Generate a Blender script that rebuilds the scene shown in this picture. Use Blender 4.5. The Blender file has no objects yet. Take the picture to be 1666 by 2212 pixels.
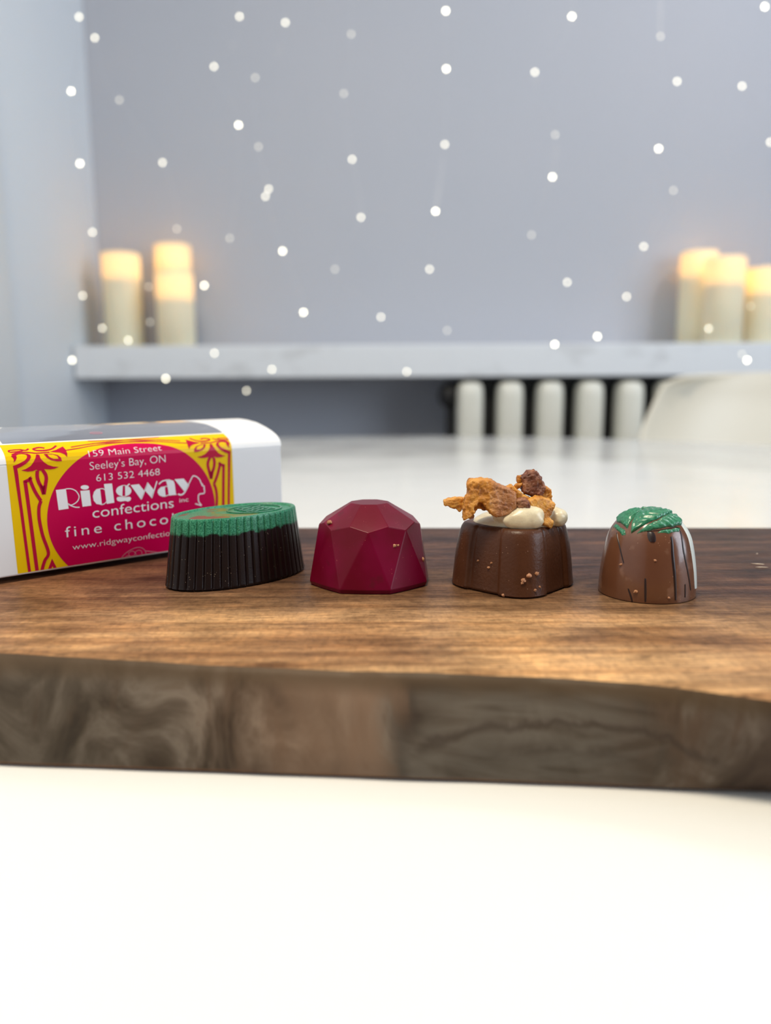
import bpy, bmesh, math, random
from mathutils import Vector, Matrix, noise
from mathutils.geometry import tessellate_polygon

# ------------------------------------------------------------------ camera, world, lights, exposure
scene = bpy.context.scene
col = scene.collection
TABLE_Z, BOARD_T = 0.74, 0.025
BOARD_Z = TABLE_Z + BOARD_T
CAM_Z = BOARD_Z + 0.0650084
F_PX, CX, CY = 1700.0, 833.0, 1106.0
PITCH, ROLL = math.atan((CY - 825.0) / F_PX), math.radians(0.3)
CAM_R = Matrix.Rotation(math.pi / 2 - PITCH, 3, 'X') @ Matrix.Rotation(-ROLL, 3, 'Z')
CAM_P = Vector((0, 0, CAM_Z))

cam = bpy.data.cameras.new('camera')
cam_o = bpy.data.objects.new('camera', cam)
col.objects.link(cam_o)
cam_o.matrix_world = Matrix.Translation(CAM_P) @ CAM_R.to_4x4()
cam.sensor_fit = 'VERTICAL'
cam.sensor_height = 24.0
cam.lens = F_PX / 2212.0 * 24.0
cam.clip_start = 0.01
cam.dof.use_dof = True
cam.dof.focus_distance = 0.245
cam.dof.aperture_fstop = 5.2
scene.camera = cam_o

scene.view_settings.view_transform = 'Standard'
scene.view_settings.look = 'None'
scene.view_settings.gamma = 1.0
scene.view_settings.use_curve_mapping = False
scene.view_settings.exposure = 0.0

world = bpy.data.worlds.new('world')
scene.world = world
world.use_nodes = True
bg = world.node_tree.nodes['Background']
bg.inputs[0].default_value = (0.88, 0.92, 1.0, 1)
bg.inputs[1].default_value = 0.10

def area(name, loc, target, sx, sy, power, color):
    l = bpy.data.lights.new(name, 'AREA')
    l.shape = 'RECTANGLE'
    l.size, l.size_y, l.energy, l.color = sx, sy, power, color
    o = bpy.data.objects.new(name, l)
    col.objects.link(o)
    o.location = loc
    o.rotation_euler = (Vector(target) - Vector(loc)).to_track_quat('-Z', 'Y').to_euler()
    return o

area('ceiling_lamp_over_table', (-0.18, -0.12, 2.20), (-0.02, 0.20, 0.74), 0.36, 0.36, 19.5, (1.0, 0.86, 0.65))
area('window_daylight', (1.9, -0.10, 1.40), (-0.2, 0.70, 0.90), 1.0, 1.2, 25.0, (0.76, 0.87, 1.0))
area('ceiling_spot_by_shelf', (1.25, 0.95, 2.30), (0.05, 1.92, 1.15), 0.22, 0.22, 7.5, (0.97, 0.97, 1.0))

# ------------------------------------------------------------------ helpers
def ray(px, py):
    return CAM_R @ Vector(((px - CX) / F_PX, -(py - CY) / F_PX, -1.0))
def at(px, py, Y):
    r = ray(px, py)
    return CAM_P + r * (Y / r.y)
def on_z(px, py, z):
    r = ray(px, py)
    return CAM_P + r * ((z - CAM_P.z) / r.z)

def tag(o, label=None, cat=None, group=None, kind=None):
    if label: o['label'] = label
    if cat: o['category'] = cat
    if group: o['group'] = group
    if kind: o['kind'] = kind
    return o

def empty(name, loc, rz=0.0):
    o = bpy.data.objects.new(name, None)
    o.empty_display_size = 0.01
    col.objects.link(o)
    o.location = loc
    o.rotation_euler = (0, 0, rz)
    return o

def mesh(name, verts, faces, mat, parent=None, smooth=None, mats=None, fmat=None):
    me = bpy.data.meshes.new(name)
    me.from_pydata([tuple(v) for v in verts], [], faces)
    bm = bmesh.new(); bm.from_mesh(me)
    bmesh.ops.recalc_face_normals(bm, faces=bm.faces)
    bm.to_mesh(me); bm.free()
    for m in (mats or [mat]): me.materials.append(m)
    if fmat:
        for p, i in zip(me.polygons, fmat): p.material_index = i
    if smooth is not None:
        for p in me.polygons: p.use_smooth = True
        if smooth < 179: me.set_sharp_from_angle(angle=math.radians(smooth))
    o = bpy.data.objects.new(name, me)
    col.objects.link(o)
    if parent: o.parent = parent
    return o

def box_geo(a, b, V, Fc):
    n = len(V)
    V += [(x, y, z) for x in (a[0], b[0]) for y in (a[1], b[1]) for z in (a[2], b[2])]
    Fc += [tuple(n + i for i in f) for f in ((0, 1, 3, 2), (4, 6, 7, 5), (0, 4, 5, 1), (2, 3, 7, 6), (0, 2, 6, 4), (1, 5, 7, 3))]

def box(name, a, b, mat, parent=None, bevel=0.0, seg=3):
    V, Fc = [], []
    box_geo(a, b, V, Fc)
    o = mesh(name, V, Fc, mat, parent)
    if bevel:
        m = o.modifiers.new('bevel', 'BEVEL'); m.width = bevel; m.segments = seg
        for p in o.data.polygons: p.use_smooth = True
        m.harden_normals = True
    return o

def lathe(name, prof, seg, mat, parent=None, smooth=40, center=(0, 0, 0)):
    V, Fc = [], []
    for r, z in prof:
        for i in range(seg):
            a = 2 * math.pi * i / seg
            V.append((center[0] + r * math.cos(a), center[1] + r * math.sin(a), center[2] + z))
    for j in range(len(prof) - 1):
        for i in range(seg):
            k = (i + 1) % seg
            Fc.append((j * seg + i, j * seg + k, (j + 1) * seg + k, (j + 1) * seg + i))
    Fc.append(tuple(range(seg - 1, -1, -1)))
    n = (len(prof) - 1) * seg
    Fc.append(tuple(n + i for i in range(seg)))
    return mesh(name, V, Fc, mat, parent, smooth)

def tube(name, pts, r, mat, parent=None, seg=6):
    V, Fc = [], []
    n = len(pts)
    for i, p in enumerate(pts):
        p = Vector(p)
        t = (Vector(pts[min(i + 1, n - 1)]) - Vector(pts[max(i - 1, 0)])).normalized()
        u = t.orthogonal().normalized() if abs(t.z) < .99 else t.cross(Vector((0, 1, 0))).normalized()
        w = t.cross(u).normalized()
        for k in range(seg):
            a = 2 * math.pi * k / seg
            V.append(p + u * (r * math.cos(a)) + w * (r * math.sin(a)))
    for i in range(n - 1):
        for k in range(seg):
            k2 = (k + 1) % seg
            Fc.append((i * seg + k, i * seg + k2, (i + 1) * seg + k2, (i + 1) * seg + k))
    Fc.append(tuple(range(seg))); Fc.append(tuple((n - 1) * seg + k for k in range(seg)))
    return mesh(name, V, Fc, mat, parent, 60)

def blob_geo(c, rad, seed, rough, V, Fc, sub=3, freq=1.6, rot=None):
    bm = bmesh.new()
    bmesh.ops.create_icosphere(bm, subdivisions=sub, radius=1.0)
    n = len(V)
    off = Vector((seed * 7.3, seed * 3.1, seed * 1.7))
    for v in bm.verts:
        d = v.co.normalized()
        k = 1 + rough * noise.noise(d * freq + off) + rough * .5 * noise.noise(d * freq * 2.7 + off)
        p = Vector((d.x * rad[0], d.y * rad[1], d.z * rad[2])) * k
        if rot is not None: p = rot @ p
        V.append(p + Vector(c))
    Fc += [tuple(n + v.index for v in f.verts) for f in bm.faces]
    bm.free()

def catmull(pts, k=5):
    P = [Vector(p) for p in pts]
    if len(P) < 3: return P
    out = []
    for i in range(len(P) - 1):
        p0, p1, p2, p3 = P[max(i - 1, 0)], P[i], P[i + 1], P[min(i + 2, len(P) - 1)]
        for j in range(k):
            t = j / k
            out.append(0.5 * ((2 * p1) + (p2 - p0) * t + (2 * p0 - 5 * p1 + 4 * p2 - p3) * t * t + (3 * p1 - p0 - 3 * p2 + p3) * t ** 3))
    out.append(P[-1])
    return out

def ribbon2d(pts, w, taper=False, k=5):
    """centre line -> list of quads (4 points each, 2D)"""
    P = catmull([(p[0], p[1], 0) for p in pts], k)
    L, R = [], []
    n = len(P)
    for i, p in enumerate(P):
        t = (P[min(i + 1, n - 1)] - P[max(i - 1, 0)])
        t = t.normalized() if t.length > 1e-9 else Vector((1, 0, 0))
        nn = Vector((-t.y, t.x, 0)) * w * .5
        if taper: nn *= (1 - abs(2 * i / (n - 1) - 1) ** 2) * .8 + .2
        L.append(p + nn); R.append(p - nn)
    return [[(L[i].x, L[i].y), (L[i + 1].x, L[i + 1].y), (R[i + 1].x, R[i + 1].y), (R[i].x, R[i].y)] for i in range(n - 1)]

def flat_bm(polys):
    bm = bmesh.new()
    for poly in polys:
        vs = [Vector((p[0], p[1], 0)) for p in poly]
        bv = [bm.verts.new(v) for v in vs]
        for tri in tessellate_polygon([vs]):
            try: bm.faces.new([bv[i] for i in tri])
            except ValueError: pass
    return bm

# ------------------------------------------------------------------ materials
def new_mat(name, color=(.8, .8, .8), rough=.5, spec=.5, metal=0.0, coat=0.0, sss=0.0, sss_r=(1, .4, .2), sss_s=.002, emit=None, emit_s=0.0):
    m = bpy.data.materials.new(name)
    m.use_nodes = True
    b = m.node_tree.nodes['Principled BSDF']
    b.inputs['Base Color'].default_value = (*color, 1)
    b.inputs['Roughness'].default_value = rough
    b.inputs['Specular IOR Level'].default_value = spec
    b.inputs['Metallic'].default_value = metal
    b.inputs['Coat Weight'].default_value = coat
    b.inputs['Coat Roughness'].default_value = .08
    if sss:
        b.inputs['Subsurface Weight'].default_value = sss
        b.inputs['Subsurface Radius'].default_value = sss_r
        b.inputs['Subsurface Scale'].default_value = sss_s
    if emit:
        b.inputs['Emission Color'].default_value = (*emit, 1)
        b.inputs['Emission Strength'].default_value = emit_s
    return m

class N:
    """small node-graph writer"""
    def __init__(s, m):
        s.m = m; s.t = m.node_tree; s.b = s.t.nodes['Principled BSDF']
        s.co = s.t.nodes.new('ShaderNodeTexCoord').outputs['Object']
    def link(s, a, b): s.t.links.new(a, b)
    def val(s, sock, v):
        if hasattr(v, 'node'): s.link(v, sock)
        else: sock.default_value = v
    def mapping(s, scale=(1, 1, 1), loc=(0, 0, 0), rot=(0, 0, 0), vec=None):
        n = s.t.nodes.new('ShaderNodeMapping')
        n.inputs['Scale'].default_value = scale; n.inputs['Location'].default_value = loc; n.inputs['Rotation'].default_value = rot
        s.link(vec or s.co, n.inputs[0]); return n.outputs[0]
    def noise(s, vec=None, scale=1.0, detail=3.0, rough=.5, dist=0.0):
        n = s.t.nodes.new('ShaderNodeTexNoise')
        n.inputs['Scale'].default_value = scale; n.inputs['Detail'].default_value = detail
        n.inputs['Roughness'].default_value = rough; n.inputs['Distortion'].default_value = dist
        s.link(vec or s.co, n.inputs['Vector']); return n.outputs['Fac']
    def voronoi(s, vec=None, scale=1.0, out='Distance'):
        n = s.t.nodes.new('ShaderNodeTexVoronoi')
        n.inputs['Scale'].default_value = scale
        s.link(vec or s.co, n.inputs['Vector']); return n.outputs[out]
    def ramp(s, fac, stops):
        n = s.t.nodes.new('ShaderNodeValToRGB')
        e = n.color_ramp.elements
        while len(e) < len(stops): e.new(.5)
        for el, (p, c) in zip(e, stops):
            el.position = p; el.color = (*c, 1) if len(c) == 3 else c
        s.link(fac, n.inputs[0]); return n.outputs[0]
    def mix(s, fac, a, b, mode='MIX'):
        n = s.t.nodes.new('ShaderNodeMix'); n.data_type = 'RGBA'; n.blend_type = mode
        s.val(n.inputs[0], fac)
        for sock, v in ((n.inputs[6], a), (n.inputs[7], b)):
            if hasattr(v, 'node'): s.link(v, sock)
            else: sock.default_value = (*v, 1)
        return n.outputs[2]
    def math(s, op, a, b=0.0, clamp=False):
        n = s.t.nodes.new('ShaderNodeMath'); n.operation = op; n.use_clamp = clamp
        s.val(n.inputs[0], a); s.val(n.inputs[1], b); return n.outputs[0]
    def rng(s, v, a, b, c=0.0, d=1.0, smooth=True):
        n = s.t.nodes.new('ShaderNodeMapRange')
        if smooth: n.interpolation_type = 'SMOOTHSTEP'
        s.val(n.inputs[0], v)
        for i, q in enumerate((a, b, c, d)): s.val(n.inputs[i + 1], q)
        return n.outputs[0]
    def xyz(s, vec=None):
        n = s.t.nodes.new('ShaderNodeSeparateXYZ'); s.link(vec or s.co, n.inputs[0]); return n.outputs
    def bump(s, h, strength=.3, dist=.001):
        n = s.t.nodes.new('ShaderNodeBump'); n.inputs['Strength'].default_value = strength; n.inputs['Distance'].default_value = dist
        s.link(h, n.inputs['Height']); s.link(n.outputs[0], s.b.inputs['Normal'])
    def base(s, c): s.link(c, s.b.inputs['Base Color'])
    def rough(s, v): s.link(v, s.b.inputs['Roughness'])

def speckled(m, base, speck, amount=.16, scale=900.0, extra=None):
    g = N(m)
    v = g.voronoi(scale=scale)
    n = g.noise(scale=scale * .22, detail=2)
    keep = g.rng(n, .56, .62)
    dot = g.math('MULTIPLY', g.math('LESS_THAN', v, amount), keep)
    c = g.mix(dot, extra(g) if extra else base, speck)
    g.base(c)
    return g

# walls etc.
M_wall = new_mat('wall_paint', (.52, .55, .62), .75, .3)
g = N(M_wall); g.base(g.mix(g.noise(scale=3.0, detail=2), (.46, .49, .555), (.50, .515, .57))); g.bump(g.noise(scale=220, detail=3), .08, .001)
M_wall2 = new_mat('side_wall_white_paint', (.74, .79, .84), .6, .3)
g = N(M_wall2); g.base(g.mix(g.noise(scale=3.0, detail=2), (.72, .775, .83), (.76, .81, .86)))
M_trim = new_mat('white_trim_paint', (.70, .73, .75), .5, .4)
g = N(M_trim); g.base(g.mix(g.noise(scale=5.0), (.67, .71, .73), (.73, .75, .77)))
M_ceiling = new_mat('ceiling_paint', (.75, .75, .75), .8, .2)
M_floor = new_mat('floor_wood', (.16, .11, .08), .4)
g = N(M_floor); g.base(g.ramp(g.noise(g.mapping((3, 40, 1)), 1.0, 4), [(.3, (.11, .075, .055)), (.7, (.22, .15, .11))]))
M_shelf = new_mat('shelf_white_paint', (.68, .72, .77), .5, .4)
g = N(M_shelf); g.base(g.mix(g.rng(g.noise(g.mapping((9, 9, 22)), 1.0, 2), .30, .42), (.66, .69, .73), (.76, .80, .85)))
M_table = new_mat('table_white_lacquer', (.83, .835, .815), .16, .5)
g = N(M_table); g.base(g.mix(g.noise(scale=4), (.82, .825, .80), (.84, .845, .825))); g.rough(g.rng(g.noise(scale=9), .3, .7, .13, .2))
M_radiator = new_mat('radiator_cream_enamel', (.80, .80, .72), .35)
g = N(M_radiator); g.base(g.mix(g.noise(scale=30), (.76, .765, .68), (.84, .84, .77)))
M_radback = new_mat('radiator_near_black', (.012, .012, .014), .5)
M_chair = new_mat('chair_white_plastic', (.78, .73, .61), .38)
M_dowel = new_mat('chair_leg_wood', (.42, .25, .12), .5)
M_wire = new_mat('silver_copper_wire', (.62, .64, .68), .35, metal=.6)

# board
M_board = new_mat('walnut_face_grain', (.2, .1, .06), .42, .18)
g = N(M_board)
xo = g.xyz()
warp = g.noise(g.mapping((7, 16, 1), (3, 1, 0)), 1.0, 3)
fine = g.noise(g.mapping((95, 1300, 60), (0, 0, 0)), 1.0, 5, .7)
pore = g.noise(g.mapping((170, 1900, 60), (4, 2, 0)), 1.0, 2, .5)
mid = g.noise(g.mapping((6, 190, 20), (1, 4, 0)), 1.0, 5, .62, .3)
fig = g.noise(g.mapping((46, 85, 1), (0, 0, 0), (0, 0, .55)), 1.0, 4, .6, .7)
rip = g.noise(g.mapping((700, 330, 1), (0, 0, 0), (0, 0, .7)), 1.0, 3, .6, .5)
yy = g.math('ADD', xo[1], g.math('MULTIPLY', xo[0], .14))
yw = g.math('ADD', yy, g.math('MULTIPLY', g.math('SUBTRACT', warp, .5), .09))
sap = g.rng(yw, .272, .178)
dark = g.ramp(mid, [(.28, (.030, .014, .011)), (.46, (.066, .030, .021)), (.58, (.115, .054, .033)), (.72, (.20, .095, .052))])
gold = g.ramp(mid, [(.26, (.21, .100, .043)), (.44, (.45, .250, .112)), (.58, (.62, .375, .180)), (.76, (.37, .19, .083))])
c = g.mix(sap, dark, gold)
c = g.mix(g.rng(g.math('ADD', xo[0], g.math('MULTIPLY', fig, .06)), -.02, -.11, 0, .5), c, (.17, .058, .026))
c = g.mix(.75, c, g.ramp(fine, [(.28, (.35, .32, .30)), (.50, (.90, .90, .90)), (.72, (1.35, 1.33, 1.28))]), 'MULTIPLY')
c = g.mix(g.rng(pore, .58, .68, 0, .55), c, (.045, .022, .014))
c = g.mix(.75, c, g.ramp(fig, [(.30, (.48, .45, .43)), (.50, (.98, .98, .98)), (.68, (1.40, 1.34, 1.24))]), 'MULTIPLY')
big = g.noise(g.mapping((13, 34, 1), (6, 3, 0), (0, 0, .35)), 1.0, 3, .5, .8)
c = g.mix(.8, c, g.ramp(big, [(.34, (.58, .50, .46)), (.50, (1, 1, 1)), (.66, (1.22, 1.20, 1.16))]), 'MULTIPLY')
c = g.mix(.55, c, g.ramp(rip, [(.34, (.66, .64, .62)), (.5, (1, 1, 1)), (.66, (1.25, 1.22, 1.16))]), 'MULTIPLY')
g.base(c); g.bump(g.math('ADD', rip, g.math('MULTIPLY', fine, .6)), .22, .0005)
g.rough(g.rng(fine, .3, .7, .55, .40))

M_edge = new_mat('walnut_live_edge', (.12, .09, .07), .5, .15)
g = N(M_edge)
xo = g.xyz()
n1 = g.noise(g.mapping((52, 30, 36), (2, 0, 1), (0, .5, 0)), 1.0, 5, .6, 1.8)
n2 = g.noise(g.mapping((90, 40, 22), (5, 0, 0), (0, -.35, 0)), 1.0, 3, .5, .9)
n3 = g.noise(g.mapping((11, 8, 8), (1.5, 0, 0)), 1.0, 2)
gx = g.math('SUBTRACT', xo[0], .040); gz = g.math('MULTIPLY', g.math('SUBTRACT', xo[2], .738), 2.3)
rad = g.math('SQRT', g.math('ADD', g.math('MULTIPLY', gx, gx), g.math('MULTIPLY', gz, gz)))
c = g.ramp(n1, [(.30, (.030, .019, .012)), (.42, (.070, .048, .032)), (.53, (.122, .091, .066)), (.64, (.205, .163, .126)), (.78, (.10, .062, .038))])
c = g.mix(g.rng(n2, .5, .66, 0, .6), c, (.10, .056, .032))
c = g.mix(g.rng(xo[0], -.035, -.085, 0, .55), c, (.055, .046, .034))
c = g.mix(g.math('MULTIPLY', g.rng(g.math('ADD', xo[0], g.math('MULTIPLY', n1, .03)), -.035, .005), g.rng(g.math('ADD', xo[0], g.math('MULTIPLY', n1, .02)), .016, .006)), c, g.mix(.6, c, (.30, .19, .125)))
inside = g.math('MULTIPLY', g.rng(g.math('ADD', xo[0], g.math('MULTIPLY', n1, .014)), .006, .016), g.rng(g.math('ADD', xo[0], g.math('MULTIPLY', n1, .03)), .082, .060))
arch = g.math('ADD', rad, g.math('MULTIPLY', g.math('SUBTRACT', n1, .5), .016))
kc = g.ramp(g.noise(g.mapping((22, 20, 60), (7, 0, 2), (0, -.5, 0)), 1.0, 4, .5, 2.6), [(.30, (.046, .034, .025)), (.44, (.100, .080, .061)), (.58, (.140, .118, .094)), (.72, (.080, .062, .046))])
c = g.mix(g.math('MULTIPLY', inside, .85), c, kc)
for r0, am in ((.040, .6), (.0255, .35), (.016, .25)):
    c = g.mix(g.math('MULTIPLY', g.math('MULTIPLY', g.rng(g.math('ABSOLUTE', g.math('SUBTRACT', arch, r0)), .0, .0032, 1, 0), am), g.rng(xo[2], .7445, .7500)), c, (.050, .033, .024))
c = g.mix(g.math('MULTIPLY', g.rng(g.math('ABSOLUTE', g.math('SUBTRACT', g.math('ADD', xo[0], g.math('MULTIPLY', n1, .010)), .0095)), .0, .0030, 1, 0), .45), c, (.045, .036, .03))
c = g.mix(g.rng(xo[0], .058, .088, 0, .5), c, (.085, .052, .038))
band = g.rng(g.math('ADD', xo[2], g.math('MULTIPLY', n1, .004)), BOARD_Z - .0042, BOARD_Z + .0006)
c = g.mix(g.math('MULTIPLY', band, .8), c, (.085, .054, .029))
c = g.mix(g.rng(xo[2], TABLE_Z + .0016, TABLE_Z + .0006, 0, .8), c, (.20, .09, .04))
g.base(c); g.bump(g.noise(g.mapping((200, 200, 260)), 1.0, 4), .15, .0006)

# confectionery
M_dark = new_mat('dark_chocolate', (.020, .012, .010), .36, .5)
def oval_paint(g):
    xo = g.xyz()
    edge = g.noise(scale=420, detail=3)
    lim = g.math('ADD', xo[2], g.math('MULTIPLY', g.math('SUBTRACT', edge, .5), .0035))
    green = g.rng(lim, .0172, .0184)
    sh = g.noise(scale=2600, detail=2)
    teal = g.mix(g.rng(sh, .35, .7), (.018, .155, .080), (.075, .34, .20))
    n = g.noise(scale=120, detail=2, dist=.6)
    top = g.rng(xo[2], .0221, .0222)
    ex, ey = g.math('MULTIPLY', xo[0], 1 / .0256), g.math('MULTIPLY', xo[1], 1 / .0149)
    inner = g.math('MULTIPLY', g.math('LESS_THAN', g.math('ADD', g.math('MULTIPLY', ex, ex), g.math('MULTIPLY', ey, ey)), .655), g.math('GREATER_THAN', xo[2], .02205))
    left = g.rng(xo[0], .001, -.003)
    brown = g.math('MULTIPLY', g.math('MULTIPLY', g.rng(n, .50, .54), left), inner)
    n2 = g.noise(g.mapping(loc=(.3, .1, 0)), scale=110, detail=3, dist=.5)
    olive = g.math('MULTIPLY', g.math('MULTIPLY', g.rng(n2, .49, .55), g.rng(g.math('ABSOLUTE', g.math('ADD', xo[0], .002)), .008, .004)), inner)
    teal = g.mix(brown, teal, (.20, .075, .06))
    teal = g.mix(g.math('MULTIPLY', olive, .8), teal, (.19, .17, .028))
    return g.mix(green, (.0115, .0058, .0056), teal)
M_oval = new_mat('dark_chocolate_with_green_colouring', (.02, .012, .01), .30, .32)
g = speckled(M_oval, None, (.42, .34, .25), .13, 1300, oval_paint)
g.bump(g.noise(scale=2500, detail=2), .12, .0003)
M_green = new_mat('green_cocoa_butter', (.03, .20, .10), .3, .5, coat=.2)
g = N(M_green); g.base(g.mix(g.rng(g.noise(scale=1800, detail=2), .3, .7), (.018, .15, .075), (.05, .27, .15)))
M_ruby = new_mat('ruby_coloured_chocolate', (.22, .006, .035), .32, .22)
def ruby(g):
    n = g.noise(scale=160, detail=3)
    return g.mix(g.rng(n, .62, .72, 0, .45), g.mix(g.rng(g.noise(scale=60), .35, .65), (.132, .0010, .013), (.180, .0015, .030)), (.060, .010, .009))
g = speckled(M_ruby, None, (.50, .16, .12), .09, 1000, ruby)
g.bump(g.noise(scale=900, detail=3), .05, .0004)
M_milk = new_mat('milk_chocolate', (.17, .075, .038), .34, .25)
g = speckled(M_milk, None, (.45, .28, .20), .10, 1100, lambda g: g.mix(g.noise(scale=140, detail=4), (.064, .022, .009), (.102, .039, .019)))
g.bump(g.noise(scale=1100, detail=4), .22, .0005)
M_milk2 = new_mat('glossy_milk_chocolate', (.24, .10, .055), .22, .5, coat=.25)
def dome_paint(g):
    return g.mix(g.rng(g.noise(scale=190, detail=4), .6, .72, 0, .5), g.mix(g.noise(scale=90), (.115, .042, .018), (.172, .071, .037)), (.27, .14, .09))
g = speckled(M_milk2, None, (.50, .30, .20), .10, 1000, dome_paint)
g.bump(g.noise(scale=1100, detail=3), .05, .0004)
M_cream = new_mat('ivory_cream', (.74, .66, .46), .3, .5, sss=.3, sss_r=(1, .8, .5), sss_s=.002)
g = N(M_cream); g.base(g.mix(g.rng(g.noise(scale=400, detail=3), .4, .7), (.76, .68, .48), (.66, .57, .40))); g.bump(g.noise(scale=700, detail=3), .2, .0005)
M_toffee = new_mat('amber_toffee', (.5, .22, .04), .34, .5, sss=.25, sss_r=(1, .35, .08), sss_s=.002)
g = N(M_toffee); nt = g.noise(scale=230, detail=4)
g.base(g.ramp(nt, [(.30, (.26, .085, .012)), (.46, (.58, .235, .026)), (.58, (.78, .39, .075)), (.75, (.55, .25, .06))])); g.bump(g.noise(scale=1000, detail=4, rough=.65), .55, .0008)
M_toffee_b = new_mat('brown_toffee', (.24, .09, .05), .38, .5, sss=.15, sss_r=(1, .35, .2), sss_s=.0015)
g = N(M_toffee_b); nt = g.noise(scale=300, detail=4)
g.base(g.ramp(nt, [(.30, (.10, .030, .016)), (.5, (.22, .075, .038)), (.66, (.42, .20, .10))])); g.bump(g.noise(scale=1100, detail=4, rough=.65), .55, .0008)
M_toffee_s = new_mat('brown_skinned_toffee', (.35, .16, .05), .36, .5, sss=.15, sss_r=(1, .35, .1), sss_s=.002)
g = N(M_toffee_s); nt = g.noise(scale=260, detail=4); xo = g.xyz()
skin = g.rng(g.math('ADD', xo[0], g.math('MULTIPLY', nt, .006)), -.0075, -.0035)
g.base(g.mix(skin, g.ramp(nt, [(.30, (.28, .09, .010)), (.5, (.60, .24, .026)), (.7, (.78, .38, .07))]), g.ramp(nt, [(.30, (.23, .080, .028)), (.5, (.42, .175, .062)), (.7, (.60, .30, .13))])))
g.bump(g.noise(scale=1000, detail=4, rough=.65), .55, .0008)
M_drizzle = new_mat('dark_drizzle', (.020, .010, .010), .3, .5)
M_whitechoc = new_mat('white_cocoa_butter', (.70, .76, .72), .3, .5, coat=.2)
M_crumb = new_mat('pale_crumb', (.46, .22, .11), .6)
M_crumbw = new_mat('white_crumb', (.75, .64, .52), .5)

# carton
M_card = new_mat('white_carton', (.80, .81, .82), .42, .5)
g = N(M_card); g.base(g.mix(g.noise(scale=30), (.85, .86, .875), (.875, .88, .89))); g.bump(g.noise(scale=900, detail=2), .03, .0003)
M_window = new_mat('dark_window_film', (.66, .66, .69), .07, 1.0, metal=.85)
M_window.node_tree.nodes['Principled BSDF'].inputs['IOR'].default_value = 2.0
M_yellow = new_mat('label_yellow_ink', (.88, .56, .001), .3, .16)
M_magenta = new_mat('label_magenta_ink', (.58, .0002, .074), .26, .16)
M_line = new_mat('label_red_ink', (.50, .004, .045), .3, .16)
M_ink = new_mat('label_white_ink', (.90, .89, .91), .35, .5, coat=.2)
M_inkp = new_mat('label_pink_ink', (.62, .28, .36), .35, .5)

# candles: thin translucent wax lit from inside by their own bulb
def wax():
    m = bpy.data.materials.new('ivory_wax'); m.use_nodes = True
    t = m.node_tree; t.nodes.remove(t.nodes['Principled BSDF'])
    out = t.nodes['Material Output']
    d = t.nodes.new('ShaderNodeBsdfDiffuse'); d.inputs[0].default_value = (.95, .97, .76, 1)
    tr = t.nodes.new('ShaderNodeBsdfTranslucent'); tr.inputs[0].default_value = (.86, .50, .19, 1)
    mx = t.nodes.new('ShaderNodeMixShader'); mx.inputs[0].default_value = .22
    t.links.new(d.outputs[0], mx.inputs[1]); t.links.new(tr.outputs[0], mx.inputs[2]); t.links.new(mx.outputs[0], out.inputs[0])
    return m
M_wax = wax()
M_flame = new_mat('candle_flame_glow', (1, .8, .5), .5, emit=(1.0, .62, .22), emit_s=3.0)
BULB = [new_mat('fairy_bulb_' + n, (1, .95, .85), .3, emit=(1.0, .93, .72), emit_s=s) for n, s in (('dim', 1.7), ('lit', 5.5), ('bright', 11.0))]

# traced label artwork, millimetres on the label
ORN_POLY= [[(0.37, 37.87), (1.53, 38.17), (3.16, 38.88), (4.39, 39.55), (5.16, 40.48), (5.33, 41.2), (4.93, 41.86), (3.73, 42.18), (2.7, 42.06), (1.87, 41.61), (1.92, 40.72), (1.44, 39.76), (0.7, 38.98), (0.89, 39.8), (0.77, 40.63), (0.2, 41.45), (1.31, 42.18), (2.53, 42.49), (4.26, 42.57), (5.61, 42.22), (6.43, 41.52), (6.47, 40.55), (5.82, 39.45), (4.67, 38.32), (3.03, 37.38), (1.64, 36.88), (1.82, 34.61), (1.95, 30.81), (2.17, 26.23), (2.35, 22.91), (3.42, 0.29), (2.47, 0.17), (1.35, 23.02), (0.91, 30.15), (0.53, 36.21)], [(3.16, 32.6), (4.71, 33.16), (5.94, 34.04), (5.68, 32.62), (4.91, 31.92), (3.75, 31.87)], [(8.35, 31.16), (9.46, 30.29), (10.36, 30.36), (9.6, 27.18)], [(8.33, 41.56), (9.3, 41.37), (9.52, 39.83), (10.36, 38.52), (11.76, 37.35), (13.5, 36.68), (15.37, 36.43), (13.89, 35.88), (12.39, 35.76), (10.32, 35.99), (9.85, 35.49), (8.09, 35.63), (7.83, 36.03), (6.63, 35.59), (4.89, 35.57), (2.79, 36.11), (4.39, 36.52), (6.05, 37.46), (7.19, 38.9), (7.94, 40.28)], [(10.83, 41.56), (13.47, 41.43), (15.39, 40.76), (16.35, 39.67), (16.49, 38.33), (14.98, 38.36), (12.94, 38.96), (11.63, 40.01)], [(13.0, 42.39), (15.55, 43.28), (18.28, 45.07), (18.59, 43.23), (18.74, 41.3), (18.49, 39.68), (17.72, 40.96), (16.27, 41.73)], [(10.71, 4.52), (12.07, 0.9), (12.81, -0.07), (8.8, 0.34)]]
ORN_YEL= [[(11.93, 41.25), (13.82, 41.08), (15.13, 40.27), (15.4, 39.34), (13.75, 39.37), (12.54, 40.11)], [(10.66, 1.64), (11.21, 0.19), (9.76, 0.26)]]
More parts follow.
